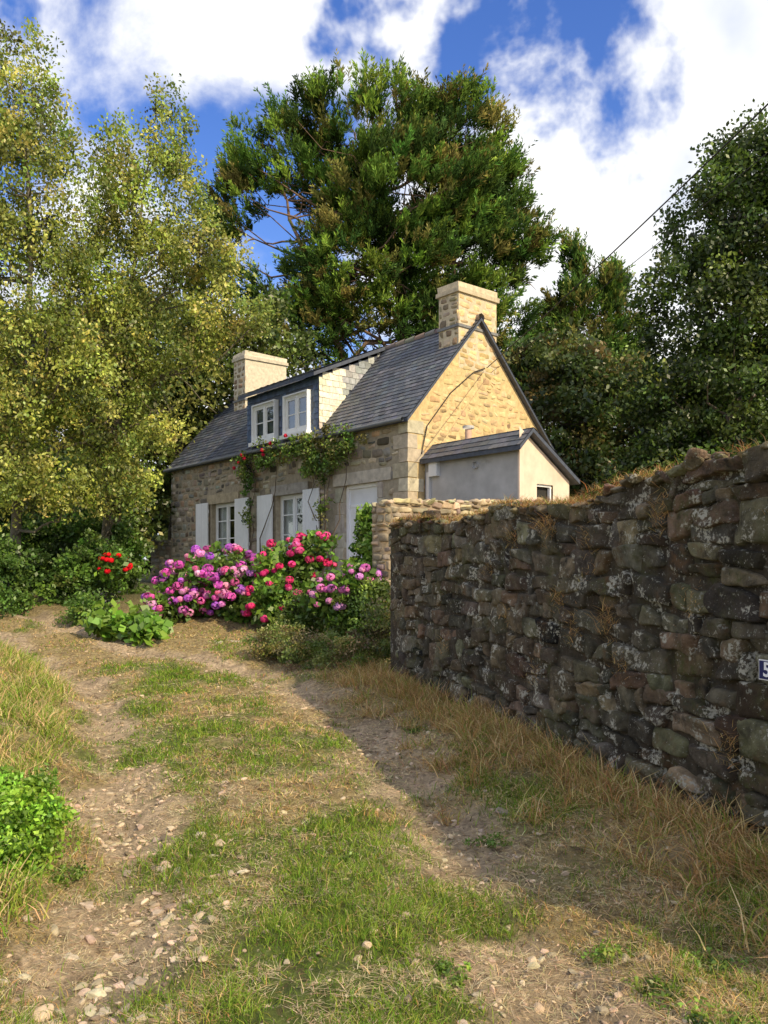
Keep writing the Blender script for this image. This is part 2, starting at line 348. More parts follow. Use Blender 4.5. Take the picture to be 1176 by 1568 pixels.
for x in(0,-HL):
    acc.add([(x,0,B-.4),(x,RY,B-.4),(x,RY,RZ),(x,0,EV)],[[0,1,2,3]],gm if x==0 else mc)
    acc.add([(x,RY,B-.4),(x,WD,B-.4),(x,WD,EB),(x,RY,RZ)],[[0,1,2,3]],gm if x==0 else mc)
acc.add([(-HL,WD,B-.4),(0,WD,B-.4),(0,WD,EB),(-HL,WD,EB)],[[0,1,2,3]],mc)
acc.mk('wall_core',M_mortar,False,house)
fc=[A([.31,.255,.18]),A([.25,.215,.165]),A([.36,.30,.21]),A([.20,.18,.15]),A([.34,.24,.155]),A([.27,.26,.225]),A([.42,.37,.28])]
def okf(a,b,c,d):
    a-=HL;b-=HL;c+=B;d+=B
    for h in [(-8.68,-7.14,1.85,3.72),(-5.18,-3.77,1.85,3.72),(-2.5,-.75,B,3.75)]:
        if b>h[0] and a<h[1] and d>h[2] and c<h[3]:return False
    if b>-.28:return False
    return d<EV-.02
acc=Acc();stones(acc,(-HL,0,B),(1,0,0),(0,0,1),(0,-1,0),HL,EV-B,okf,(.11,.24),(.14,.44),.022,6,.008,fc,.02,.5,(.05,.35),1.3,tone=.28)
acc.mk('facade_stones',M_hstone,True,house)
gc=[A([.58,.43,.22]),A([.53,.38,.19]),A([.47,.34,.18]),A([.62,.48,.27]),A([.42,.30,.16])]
def okg(a,b,c,d):
    d+=B;c+=B
    def top(y):return EV+(RZ-EV)*y/RY if y<RY else RZ+(EB-RZ)*(y-RY)/(WD-RY)
    return d<min(top(a),top(b))-.04 and a>.25 and b<WD-.03
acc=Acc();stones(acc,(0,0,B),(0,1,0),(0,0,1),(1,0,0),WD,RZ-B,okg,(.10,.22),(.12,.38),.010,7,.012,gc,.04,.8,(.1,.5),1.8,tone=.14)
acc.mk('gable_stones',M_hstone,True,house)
acc=Acc();z=B;k=0;qc=A([.46,.40,.29])
while z<EV-.1:
    hh=min(R.uniform(.24,.34),EV-z-.01);w1,w2=(.46,.24) if k%2 else (.27,.42)
    box(acc,-w1,.022,-.028,w2,z+.008,z+hh-.008,jit(qc,1,.14,.03)[0],.005);z+=hh;k+=1
for (x0,x1,z0,z1) in win:
    box(acc,x0-.2,x1+.2,-.035,.2,z1,z1+.26,jit([.40,.35,.28],1,.1)[0],.003)
    box(acc,x0-.1,x1+.1,-.09,.25,z0-.12,z0,jit([.42,.38,.32],1,.1)[0],.003)
x0,x1,z0,z1=door
box(acc,x0-.35,x1+.45,-.04,.2,z1,z1+.27,A([.50,.45,.37]),.003)
for sx,sg_ in((x0,-1),(x1,1)):
    z=B;k=0
    while z<z1-.05:
        hh=min(R.uniform(.25,.42),z1-z);w=.26 if k%2 else .17
        a,b=(sx-w,sx) if sg_<0 else (sx,sx+w)
        box(acc,a,b,-.034,.2,z+.006,z+hh-.006,jit([.44,.39,.32],1,.12,.03)[0],.003);z+=hh;k+=1
box(acc,x0-.2,x1+.2,-.5,.25,B-.12,B+.02,A([.32,.29,.24]),.004)
acc.mk('granite_trim',M_hstone,False,house)
wt=A([.84,.85,.86])
accF=Acc();accG=Acc();accC=Acc();accD=Acc()
def window(x0,x1,z0,z1,y,bars=1,cur=True):
    f=.06;t=.06
    box(accF,x0,x0+f,y-t,y,z0,z1,wt);box(accF,x1-f,x1,y-t,y,z0,z1,wt);box(accF,x0+f,x1-f,y-t,y,z1-f,z1,wt);box(accF,x0+f,x1-f,y-t,y,z0,z0+f,wt)
    xm=(x0+x1)/2;box(accF,xm-.045,xm+.045,y-t-.012,y-.003,z0+f,z1-f,wt)
    for (a,b) in((x0+f,xm-.045),(xm+.045,x1-f)):
        box(accF,a,a+.04,y-t+.01,y-.012,z0+f,z1-f,wt);box(accF,b-.04,b,y-t+.01,y-.012,z0+f,z1-f,wt)
        box(accF,a+.04,b-.04,y-t+.01,y-.012,z0+f,z0+f+.07,wt);box(accF,a+.04,b-.04,y-t+.01,y-.012,z1-f-.05,z1-f,wt)
        for q in range(bars):
            zz=z0+(z1-z0)*(q+1)/(bars+1);box(accF,a+.04,b-.04,y-t+.016,y-.016,zz-.014,zz+.014,wt)
    accG.add([(x0+f,y-.03,z0+f),(x1-f,y-.03,z0+f),(x1-f,y-.03,z1-f),(x0+f,y-.03,z1-f)],[[0,1,2,3]],wt)
    accD.add([(x0,y+.5,z0),(x1,y+.5,z0),(x1,y+.5,z1),(x0,y+.5,z1)],[[0,1,2,3]],wt)
    for xx in(x0,x1):accD.add([(xx,y,z0),(xx,y+.5,z0),(xx,y+.5,z1),(xx,y,z1)],[[0,1,2,3]],wt)
    for zz in(z0,z1):accD.add([(x0,y,zz),(x1,y,zz),(x1,y+.5,zz),(x0,y+.5,zz)],[[0,1,2,3]],wt)
    if cur:
        for (a,b) in((x0+.02,x0+(x1-x0)*.36),(x1-(x1-x0)*.36,x1-.02)):
            n=14;xx=np.linspace(a,b,n);yy=y+.06+.02*np.sin(np.arange(n)*1.9)
            V=[(p,q,z0) for p,q in zip(xx,yy)]+[(p,q,z1) for p,q in zip(xx,yy)]
            accC.add(V,[[i,i+1,n+i+1,n+i] for i in range(n-1)],wt)
for w in win:window(*w,.2,2)
x0,x1,z0,z1=door
box(accF,x0,x0+.08,.1,.2,z0+.02,z1,wt);box(accF,x1-.08,x1,.1,.2,z0+.02,z1,wt);box(accF,x0+.08,x1-.08,.1,.2,z1-.08,z1,wt)
for k in range(7):
    a=x0+.08+(x1-x0-.16)*k/7;b=x0+.08+(x1-x0-.16)*(k+1)/7-.008;box(accF,a,b,.14,.19,z0+.03,z1-.5,wt)
box(accF,x0+.08,x1-.08,.12,.19,z1-.5,z1-.44,wt);box(accF,x0+.08,x1-.08,.15,.188,z1-.44,z1-.08,wt*.9)
for (a,b) in((-9.45,-8.7),(-7.12,-6.38),(-5.93,-5.18),(-3.78,-3.1)):
    for k in range(5):
        p=a+(b-a)*k/5;q=a+(b-a)*(k+1)/5-.006;box(accF,p,q,-.085,-.052,1.93,3.5,wt*R.uniform(.95,1))
    for zz in(2.2,3.2):box(accF,a,b-.006,-.052,-.036,zz,zz+.1,wt)
DX0,DX1=-6.6,-3.25
DW=((-6.15,-5.08),(-4.62,-3.60))
for (a,b) in DW:
    c0,d0=4.95,5.88
    window(a,b,c0,d0,.02,1)
    for q in((a-.035,a,c0-.03,d0+.035),(b,b+.035,c0-.03,d0+.035)):box(accF,q[0],q[1],-.10,.03,q[2],q[3],wt)
    box(accF,a,b,-.10,.03,d0,d0+.035,wt);box(accF,a-.09,b+.09,-.16,.03,c0-.13,c0-.03,wt)
accF.mk('window_frames_and_shutters',M_paint,False,house);accG.mk('glass',M_glass,False,house);accC.mk('curtains',M_curtain,False,house);accD.mk('room_interior',M_dark,False,house)
sc=[A([.072,.083,.112]),A([.088,.10,.13]),A([.058,.068,.092]),A([.105,.112,.13]),A([.08,.083,.10])]
def slates(acc,O,u,v,nn,L,Hs,ok=lambda a,b:True,w=.24,e=.17,cols=sc):
    O=A(O,float);u=A(u,float);v=nrm(v);nn=nrm(nn);r=0;y=0
    while y<Hs-.02:
        x=-(r%2)*w/2
        while x<L:
            a,b=max(x,0),min(x+w-.006,L);y2=min(y+e+.03,Hs)
            if b-a>.02 and ok((a+b)/2,y+e/2):
                l=.016+R.uniform(0,.007);j=R.uniform(-.006,.006)
                P=[O+u*a+v*(y+j)+nn*l,O+u*b+v*(y+j)+nn*l,O+u*b+v*y2+nn*.004,O+u*a+v*y2+nn*.004,O+u*a+v*(y+j),O+u*b+v*(y+j)]
                acc.add(P,[[0,1,2,3],[4,5,1,0]],jit(cols[R.integers(0,len(cols))],1,.14,.03)[0])
            x+=w
        y+=e;r+=1
acc=Acc();sl=A([0,RY+.12,(RZ-EV)*(1+.12/RY)]);LS=np.linalg.norm(sl)
e0=A([-HL-.15,-.12,EV-.12*(RZ-EV)/RY+.09])
slates(acc,e0,(1,0,0),sl,(0,-(RZ-EV),RY),HL+.27,LS,w=.2,e=.14)
sb2=A([0,-(WD-RY),RZ-EB]);nb=A([0,RZ-EB,WD-RY])
slates(acc,(-HL-.15,WD+.15,EB-.15*(RZ-EB)/(WD-RY)+.09),(1,0,0),sb2,nb,HL+.27,np.linalg.norm(sb2)*1.06)
d=.075
for (y0,z0,y1,z1) in((-.12,e0[2]-.004,RY,RZ+.086),(WD+.15,EB-.15*(RZ-EB)/(WD-RY)+.086,RY,RZ+.086)):
    V=[(x,y,z-k) for x in(-HL-.15,.12) for (y,z) in((y0,z0),(y1,z1)) for k in(d,0.006)]
    acc.add(V,BF,sc[2])
ds=A([0,RY+.2,RZ+.12-6.2]);dO=A([DX0-.12,-.2,6.24])
slates(acc,dO,(1,0,0),ds,(0,-ds[2],ds[1]),DX1-DX0+.24,np.linalg.norm(ds),w=.24,e=.2)
acc.add([(x,y,z-k) for x in(DX0-.12,DX1+.12) for (y,z) in((-.2,6.235),(RY,RZ+.155)) for k in(.09,.0)],BF,sc[0])
def okd(a,y):
    X=DX0+a;Zz=EV+y
    for (p,q) in DW:
        if p-.1<X<q+.1 and Zz<5.97:return False
    return True
acc.add([(DX0,.03,EV-.05),(DX0+.001,.03,6.2),(DX1,.03,6.2),(DX1,.03,EV-.05)],[[0,1,2,3]],sc[0])
bl=[A([.09,.135,.24]),A([.105,.15,.25]),A([.08,.12,.21])]
slates(acc,(DX0,.03,EV+.02),(1,0,0),(0,0,1),(0,-1,0),DX1-DX0,1.46,okd,.12,.14,bl)
for x in(DX0,DX1):
    acc.add([(x,.03,EV-.05),(x,.03,6.21),(x,1.2,6.7),(x,RY,RZ)],[[0,1,2,3]],sc[0])
lit_sc=[A([.72,.66,.54]),A([.75,.69,.58]),A([.68,.62,.5])];lit_sc2=[A([.34,.34,.34]),A([.39,.39,.38]),A([.30,.31,.32])]  # dormer cheek: sunlight painted into the slates, near-white in front, greyer behind
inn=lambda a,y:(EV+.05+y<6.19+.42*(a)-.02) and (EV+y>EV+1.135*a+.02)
slates(acc,(DX1,.03,EV+.05),(0,1,0),(0,0,1),(1,0,0),RY-.05,2.3,lambda a,y:inn(a,y) and a<.75,.2,.15,lit_sc)
slates(acc,(DX1,.03,EV+.05),(0,1,0),(0,0,1),(1,0,0),RY-.05,2.3,lambda a,y:inn(a,y) and a>=.75,.2,.15,lit_sc2)
acc.mk('slate_roof',M_slate,False,house)
acc=Acc();x=-HL-.1
while x<0:
    tube(acc,[(x,RY,RZ+.07),(x+.36,RY,RZ+.085)],[.085,.095],jit([.24,.20,.17],1,.2)[0],8);x+=.36
tube(acc,[(-HL-.1,-.2,EV-.08),(.05,-.2,EV-.08)],.045,[.16,.17,.18])
acc.mk('ridge_tiles_and_gutter',M_render,True,house)
def chimney(x0,x1,y0,y1,z0,z1,mat_c,stone):
    a=Acc();box(a,x0,x1,y0,y1,z0,z1,mat_c);box(a,x0-.05,x1+.05,y0-.05,y1+.05,z1-.14,z1-.04,mat_c*.9,.004);box(a,x0-.02,x1+.02,y0-.02,y1+.02,z1-.04,z1+.1,mat_c*1.05,.012)
    box(a,x0-.03,x1+.03,y0-.03,y1+.03,z0+.9,z0+.96,A([.2,.2,.2]))
    a.mk('chimney',M_mortar,False,house)
    b=Acc();f=lambda *q:True
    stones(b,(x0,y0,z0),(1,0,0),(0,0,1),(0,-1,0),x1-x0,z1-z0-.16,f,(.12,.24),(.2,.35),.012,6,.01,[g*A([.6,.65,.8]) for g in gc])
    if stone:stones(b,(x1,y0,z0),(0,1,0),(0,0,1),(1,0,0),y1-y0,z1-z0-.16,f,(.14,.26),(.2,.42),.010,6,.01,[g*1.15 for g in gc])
    b.mk('chimney_stones',M_hstone,True,house)
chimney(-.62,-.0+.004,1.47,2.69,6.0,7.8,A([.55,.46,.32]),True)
chimney(-10.0,-9.3,1.5,3.0,5.9,8.22,A([.58,.52,.40]),False)
a=Acc();y0=.46;y1=1.95;Lx=2.6;ry=y0+.22
g1=A([.40,.39,.38]);g2=A([.66,.53,.42])
a.add([(0.02,y0,.6),(Lx,y0,.6),(Lx,y0,3.95),(0.02,y0,3.95)],[[0,1,2,3]],g1)
wy0,wy1,wz0,wz1=y0+.50,y0+.98,2.75,3.2
for (p,q,r0,r1) in((y0,wy0,.6,0),(wy1,y1,.6,0),(wy0,wy1,.6,wz0),(wy0,wy1,wz1,0)):
    def tp(y):return 4.1-.62*(y-ry)
    zt0=r1 if r1 else tp(p);zt1=r1 if r1 else tp(q)
    a.add([(Lx,p,r0),(Lx,q,r0),(Lx,q,zt1),(Lx,p,zt0)],[[0,1,2,3]],g2)
a.add([(0.02,y1,.6),(Lx,y1,.6),(Lx,y1,3.2),(0.02,y1,3.2)],[[0,1,2,3]],g2)
box(a,Lx-.03,Lx+.015,y0-.012,y0+.12,.6,3.93,g2*1.1)
a.mk('lean_to_walls',M_render,False,house)
a=Acc()
fv=A([0,ry-(y0-.15),.36]);slates(a,(0.03,y0-.15,3.86),(1,0,0),fv,(0,-.36,.37),Lx+.12,np.linalg.norm(fv),e=.16)
bv=A([0,-(y1+.15-ry),.62*(y1+.15-ry)]);slates(a,(0.03,y1+.15,4.22+.0-.62*(y1+.15-ry)),(1,0,0),bv,(0,.62,1),Lx+.12,np.linalg.norm(bv))
for (p,zp,q,zq) in((y0-.15,3.855,ry,4.215),(y1+.15,4.215-.62*(y1+.15-ry),ry,4.215)):
    a.add([(x,y,z-k) for x in(0.03,Lx+.15) for (y,z) in((p,zp),(q,zq)) for k in(.08,.004)],BF,sc[2])
a.mk('lean_to_roof',M_slate,False,house)
a=Acc()
for q in((wy0,wy0+.04,wz0,wz1),(wy1-.04,wy1,wz0,wz1),(wy0+.04,wy1-.04,wz1-.04,wz1),(wy0+.04,wy1-.04,wz0,wz0+.04)):box(a,Lx-.1,Lx-.04,*q,wt)
box(a,Lx-.02,Lx+.05,wy0-.05,wy1+.05,wz0-.06,wz0,wt*.9)
box(a,.35-.12,.35+.12,y0-.1,y0-.002,3.5,3.8,wt*.8)
tube(a,[(1.5,y0-.05,3.62),(1.5,y0,3.62)],.07,wt*.6,12)
box(a,.12,.2,y0-.06,y0-.002,1.2,3.6,wt*.7)
a.mk('lean_to_window_and_boxes',M_paint,False,house)
a=Acc();a.add([(Lx-.12,wy0,wz0),(Lx-.12,wy1,wz0),(Lx-.12,wy1,wz1),(Lx-.12,wy0,wz1)],[[0,1,2,3]],wt);a.mk('lean_to_window_pane',M_dark,False,house)
a=Acc();tube(a,[(1.0,.75,3.9),(1.0,.75,4.42)],.07,[.6,.40,.3],10);tube(a,[(1.0,.75,4.44),(1.0,.75,4.49)],.12,[.5,.48,.46],10);a.mk('flue_pipe',M_render,True,house)
a=Acc();box(a,-12.9,-HL-.01,0.02,.4,.6,2.5,mc*.6);stones(a,(-12.9,0.02,.9),(1,0,0),(0,0,1),(0,-1,0),1.55,1.6,lambda *q:True,(.14,.24),(.2,.4),.03,6,.01,fc);a.mk('outbuilding_wall',M_hstone,True,house)
a=Acc();tube(a,[(.05,2.26,6.09),(.05,1.9,5.95),(.04,1.2,5.4),(.04,.5,4.6),(.04,.34,4.0)],.012,[.03,.03,.03],5);a.mk('gable_cable',M_cable,True,house)
def loc2w(x,y,z):return A([.5+.64*x+.77*y,16.5-.77*x+.64*y,z])
pA=loc2w(.1,2.26,6.09);pB=A([6.8,-9.9,7.6])
a=Acc();tube(a,curve_pts(pA,pB,40,-.35),.010,[.02,.02,.02],5);tube(a,curve_pts(pA+A([.1,0,-.1]),pB+A([.2,0,-.5]),40,-.5),.005,[.02,.02,.02],5);a.mk('power_cable',M_cable,True)
a=Acc();tube(a,[(6.8,-9.9,-.5),(6.8,-9.9,8)],[.14,.1],[.16,.12,.08],10);box(a,6.3,7.3,-9.96,-9.84,7.5,7.62,[.14,.1,.07]);a.mk('utility_pole',M_bark,True)
gw=empty('garden_wall')
a=Acc();p0=A([.12,11.75,0]);p1=A([2.8,14.1,0]);L2=np.linalg.norm(p1-p0);u2=(p1-p0)/L2;n2=A([u2[1],-u2[0],0])
gwc=[A([.42,.33,.21]),A([.32,.26,.18]),A([.50,.40,.26]),A([.27,.22,.16])]
stones(a,p0+A([0,0,1.3]),u2,(0,0,1),n2,L2,1.65,lambda x,y,z,w:w<1.32+.2*x/L2+.05*math.sin(x*4),(.07,.15),(.10,.30),.028,8,.004,gwc,.015,.7,(.05,.25),1.4,7)
stones(a,p0+A([0,0,1.3])-n2*.45,n2,(0,0,1),-u2,.45,1.3,lambda x,y,z,w:True,(.1,.18),(.14,.3),.03,7,.006,gwc)
for k in range(24):
    s0,s1=L2*k/24,L2*(k+1)/24;V=[p0+u2*s+n2*d+A([0,0,z]) for s in(s0,s1) for d in(-.014,-.45) for z in(.2,2.58+.2*s/L2)];a.add(V,BF,[.26,.2,.13])
a.mk('stones',M_hstone,True,gw)
a=Acc()
for k in range(190):
    s=R.uniform(0,L2);rock(a,p0+u2*s-n2*R.uniform(0,.45)+A([0,0,2.58+.2*s/L2]),R.uniform(.04,.1),jit([.42,.34,.23],1,.2)[0],T=I3,sq=(1.1,.8,.45),cut=6)
a.mk('capping',M_hstone,True,gw)
a=Acc();rock(a,(-2.65,13.0,.36),.34,A([.42,.36,.28]),T=I4,sq=(1.2,.5,.18),cut=4,tilt=.02);a.mk('stone_step',M_rock,True)
# ---------------------------------------------------------------- foliage
def diamonds(acc,P,ax,bx,col):
    n=len(P);V=np.stack([P-ax,P+bx,P+ax,P-bx],1).reshape(-1,3)
    F=(np.arange(n)*4)[:,None]+A([0,1,2,3]);acc.add(V,F,np.repeat(col,4,axis=0))
def leaves(acc,P,size,col,droop=0,asp=.55,flat=0):
    n=len(P);a=nrm(R.normal(0,1,(n,3))+A([0,0,-droop]));nn=nrm(R.normal(0,1,(n,3))+A([0,0,flat]))
    b=nrm(np.cross(a,nn));s=size*R.uniform(.6,1.35,(n,1));diamonds(acc,P,a*s*.5,b*s*.5*asp,col)
def clumps(lobes,n,lo=.45):
    w=A([l[3]*l[4]*l[5] for l in lobes])**.62;w=w*A([l[6] if len(l)>6 else 1 for l in lobes]);k=R.choice(len(lobes),n,p=w/w.sum());l=A([q[:6] for q in lobes])[k]
    d=nrm(R.normal(0,1,(n,3)));r=lo+(1.0-lo)*R.uniform(0,1,(n,1))**.7
    return l[:,:3]+d*r*l[:,3:6],d
def canopy(acc,C,per,cr,size,pal,droop=0,sq=.7,var=.3,asp=.6,flat=0):
    m=len(C);ii=np.repeat(np.arange(m),per);n=len(ii)
    rad=cr*R.uniform(.55,1.35,(m,1))
    P=C[ii]+nrm(R.normal(0,1,(n,3)))*R.uniform(0,1,(n,1))**.5*rad[ii]*A([1,1,sq])
    base=jit(A(pal)[R.integers(0,len(pal),m)],m,var,.06)
    leaves(acc,P,size,jit(base[ii],n,.2,.05),droop,asp,flat)
def limbs(acc,trunk,tr,C,nb,c,r0=.09):
    trunk=A(trunk,float)
    t=np.linspace(0,1,len(trunk));tt=np.linspace(0,1,14)
    T=np.stack([np.interp(tt,t,trunk[:,k]) for k in range(3)],1);T[1:-1]+=R.normal(0,tr*.25,(12,3));rad=tr*(1-.85*tt)
    tube(acc,T,rad,c,9)
    for j in R.choice(len(C),min(nb,len(C)),replace=False):
        q=C[j];z=q[2]-.35*np.linalg.norm(q[:2]-T[-1][:2])-.4
        i=int(np.clip(np.argmin(np.abs(T[:,2]-z)),2,13));a=T[i];l=np.linalg.norm(q-a)
        P=curve_pts(a,q,7,-.06*l,.04*l);r=min(rad[i]*.6,r0)*min(1,l/3+.3);tube(acc,P,np.linspace(r,.012,7),c,5)
        for _ in range(2):
            k=R.integers(2,6);e=P[k]+R.normal(0,.25*l**.5,3);tube(acc,curve_pts(P[k],e,4,0,.04),np.linspace(r*.4,.006,4),c,4)
def tree(name,trunk,tr,lobes,n,per,cr,size,pal,nb=50,bark=(.16,.13,.10),**kw):
    e=empty(name);C,d=clumps(lobes,n);a=Acc();canopy(a,C,per,cr,size,pal,**kw);a.mk('foliage',M_leaf,False,e)
    b=Acc();limbs(b,trunk,tr,C,nb,A(bark),tr*.4);b.mk('trunk_and_limbs',M_bark,True,e);return C
yel=[A([.35,.39,.07]),A([.25,.31,.055]),A([.46,.45,.11]),A([.15,.20,.04]),A([.28,.33,.06])]
tree('birch_tree',[(-7.6,16.3,.8),(-7.4,16.2,4),(-7.1,16,8),(-7.3,16,11.5)],.12,
 [(-7.3,16,11.0,.9,1.2,1.4),(-7.1,16,9.2,1.7,1.6,1.5),(-7.3,16,7.3,2.0,1.8,1.4,1.2),(-6.6,15.6,5.4,1.8,1.5,1.4,1.2),(-8.2,16,5,1.6,1.6,1.8),(-8.6,16.5,9.5,1.4,1.4,2.4),(-7.6,15.3,3.4,1.4,1.0,.8,1.1),(-6.6,15.6,3.2,.8,.7,.5)],
 860,85,.34,.080,yel,60,(.16,.14,.10),droop=.7,sq=1.1,var=.38)
tree('birch_tree',[(-6.2,17.4,.9),(-5.9,17.2,4),(-5.4,17,7.5),(-5.0,17,10.5)],.10,
 [(-4.6,17,10.9,.45,.6,1.2,.9),(-5.5,17,10.4,.6,.8,1.0,.9),(-4.9,17,9.3,1.4,1.2,1.1),(-5.6,17,7.9,1.8,1.4,1.1),(-3.8,16.8,8.1,1.0,1.1,.7),(-3.4,16.8,6.9,1.2,.9,.45),(-6.1,17,6.2,1.5,1.4,1.1),(-4.6,17,6.3,1.2,1.2,.7),(-5.7,16.8,4.7,1.4,1.2,1.0),(-5.6,16.6,3.4,1.0,.7,.7,.9)],
 700,85,.33,.080,yel,60,(.16,.14,.10),droop=.7,sq=1.1,var=.38)
dk=[A([.09,.13,.025]),A([.13,.18,.035]),A([.065,.10,.02]),A([.18,.21,.045])]
tree('oak_tree',[(-7,27,1),(-7,27,5),(-6.6,27,9)],.3,[(-7.8,27,9.0,2.3,2,2.6),(-5.8,27.5,7.8,2.0,2,2.6),(-4.1,28,9.4,1.6,1.5,1.8),(-8,27,5.5,3,2,2),(-10.5,27,7.5,2.5,2,3)],640,95,.75,.18,dk,30)
tree('oak_tree',[(-14,26,1),(-13.5,26,5),(-13,26,9)],.3,[(-13.2,26,7.5,3,2,3),(-12,25,4.5,3,2,2),(-9.5,25,3.6,2.5,1.6,1.6)],440,95,.75,.18,dk,20)
tree('oak_tree',[(8.5,28,1),(8.3,28,4),(8.2,28,8)],.3,[(6.4,27.5,6.8,2.2,2,3.0),(8.8,28,6.4,2.4,2,2.8),(5.2,28.5,8.2,1.4,1.5,1.7),(11,27,6,3,2,3),(5.5,27,4.2,2.2,2,2)],680,95,.7,.18,[A([.07,.11,.022]),A([.10,.13,.028]),A([.15,.12,.035]),A([.05,.08,.018])],30)
tree('holm_oak_tree',[(9.2,20.5,.9),(9,20.3,4),(8.9,20,11)],.3,[(9.2,20,11.6,1.0,1.2,1.3),(8.8,20,10.0,1.6,1.6,1.8),(8.3,20,8.1,1.9,1.8,1.7),(8.9,20,6,2.2,2,1.8),(7.3,20,5.6,1.3,1.5,1.5),(10,20,9,2,1.8,3.6),(6.6,20.2,3.9,1.4,1.3,.9),(9,19,3.4,2.6,1.6,1.4)],
 900,105,.5,.12,[A([.06,.10,.018]),A([.045,.078,.015]),A([.13,.20,.03]),A([.038,.065,.013]),A([.08,.12,.022])],50)
a=Acc();C,d=clumps([(x,46+3*math.sin(x),4+1.0*math.sin(x*.7),4.5,2.5,4.2) for x in range(-44,46,4)],1500,.2);canopy(a,C,36,1.4,.6,dk);a.mk('distant_trees',M_leaf)
pg=[A([.11,.19,.035]),A([.075,.14,.03]),A([.17,.26,.04]),A([.055,.10,.026]),A([.21,.20,.055])]
def pine(name,trunks,lobes,n,axes=9,need=22,al=.75,nl=.30,nb=50):
    e=empty(name);C,d=clumps(lobes,n,.5);a=Acc()
    m=len(C);ii=np.repeat(np.arange(m),axes);q=len(ii)
    ctr=A([l[:3] for l in lobes]).mean(0)
    out=nrm(C-ctr);ax=nrm(out[ii]*.6+A([0,0,.9])+R.normal(0,.33,(q,3)))
    base=C[ii]+nrm(R.normal(0,1,(q,3)))*R.uniform(0,1,(q,1))**.5*.5*A([1,1,.4])-A([0,0,.35]);ln=al*R.uniform(.6,1.25,q)
    cc=jit(A(pg)[R.integers(0,len(pg),m)],m,.32,.05)[ii]
    jj=np.repeat(np.arange(q),need);w=len(jj);t=R.uniform(0,1,(w,1))
    rad=nrm(R.normal(0,1,(w,3)));dd=nrm(ax[jj]*.85+rad*.65);L_=nl*(1-.45*t)
    P=base[jj]+ax[jj]*t*ln[jj][:,None]+dd*L_*.5
    bx=nrm(np.cross(dd,R.normal(0,1,(w,3))))
    col=jit(cc[jj]*(0.7+.6*t),w,.15,.05);diamonds(a,P,dd*L_*.5,bx*.026,col);a.mk('needles',M_needle,False,e)
    b=Acc()
    for k,(T,r) in enumerate(trunks):limbs(b,T,r,C,nb,A([.17,.11,.075]),.10)
    b.mk('trunk_and_limbs',M_bark,True,e)
pine('pine_tree',[([(1.5,32,1),(1.2,32,8),(.4,32,14),(-.5,32,18.5)],.45),([(1.8,32.3,4),(2.6,32,10),(3.2,32,17)],.28),([(.2,32,6),(-2.5,31.8,12),(-4.2,31.6,17)],.22)],
 [(-.7,32,19.4,3.4,2.8,1.8,1.1),(-4.1,31.5,18.2,1.9,2,1.7),(2.7,32,19.0,2.3,2.5,1.8),(1.6,31.5,16.4,4.0,3,2.2,1.3),(-1.2,31.5,13.4,2.4,2.5,2.5,1.3),(2.9,31.5,13.9,2.9,2.5,2.5,1.3),(5.2,32,14.6,1.3,1.5,1.2),(4.4,32,17.0,1.4,1.5,1.4),(-6.0,32,16.2,1.2,1.5,1.2,.8),(-2.8,31.5,11.3,1.9,1.6,1.4),(2.8,31.5,11.2,3.0,2,1.7),(-5.6,32,13.2,1.2,1.4,.7,.7),(-5.6,32,17.6,.8,1,.9,.9),(0,32,9,4,1.6,1.6),(-1.8,32.5,16.8,1.6,1.5,1.2,.8)],1350)
pine('pine_tree',[([(8.3,34,1),(8.2,34,8),(8.2,34,14.5)],.2),([(9.8,34,1),(9.6,34,8),(9.6,34,13.8)],.16)],
 [(8.2,34,14.7,.35,.5,1.1,1.8),(8.1,34,12.9,1.0,1.1,1.1),(7.5,34,11.0,1.7,1.5,1.5),(9.7,34,13.7,.35,.5,1.0,1.8),(9.5,34,12.0,.9,1,1.1),(10.0,34,10.8,1.0,1.1,.9),(8.5,34,9,2.2,1.5,1.5)],360)
def shrub(name,lobes,n,per,cr,size,pal,**kw):
    a=Acc();C,d=clumps(lobes,n,.3);canopy(a,C,per,cr,size,pal,**kw);return a.mk(name,M_leaf)
hg=[A([.10,.19,.03]),A([.07,.14,.025]),A([.14,.24,.04])]
shrub('garden_hedge',[(x,18.2,1.9,.7,.8,1.15) for x in A([-10,-9.2,-8.4,-7.6,-6.8,-6.1])],460,110,.32,.10,hg)
shrub('laurel_shrub',[(-6.0,16.6,1.5,.7,.6,.9),(-6.4,16.4,1.1,.7,.6,.5)],110,90,.28,.09,hg)
shrub('laurel_shrub',[(-7.6,15.6,1.5,.9,.6,.8),(-8.6,15.6,1.5,.7,.5,.9)],160,90,.28,.09,hg)
shrub('ivy_bush',[(-.2,14.4,2.25,.30,.35,.6),(-.3,14.2,1.6,.35,.4,.6),(.0,12.6,1.7,.25,.3,.5)],130,100,.19,.08,[A([.12,.23,.03]),A([.18,.31,.04])])
shrub('nettle_clump',[(-1.95,4.2,.26,.27,.32,.26),(-2.2,4.3,.3,.3,.3,.28),(-1.9,3.9,.15,.2,.2,.16)],190,120,.10,.030,[A([.22,.40,.04]),A([.28,.48,.05]),A([.16,.30,.035])],flat=1)
shrub('broad_leaf_plant',[(-4.4,13.6,.62,.6,.4,.25),(-4.0,13.2,.5,.35,.3,.15)],60,30,.28,.17,[A([.13,.26,.03]),A([.17,.31,.04])],flat=1.2,asp=.75)
shrub('verge_shrub',[(-.95,11.0,.45,.55,.4,.3),(-.35,10.6,.45,.45,.4,.38),(-1.5,11.8,.5,.5,.4,.3),(.0,10.8,.8,.3,.3,.5)],180,110,.16,.038,[A([.17,.22,.05]),A([.28,.27,.08]),A([.22,.17,.08]),A([.13,.19,.035])])
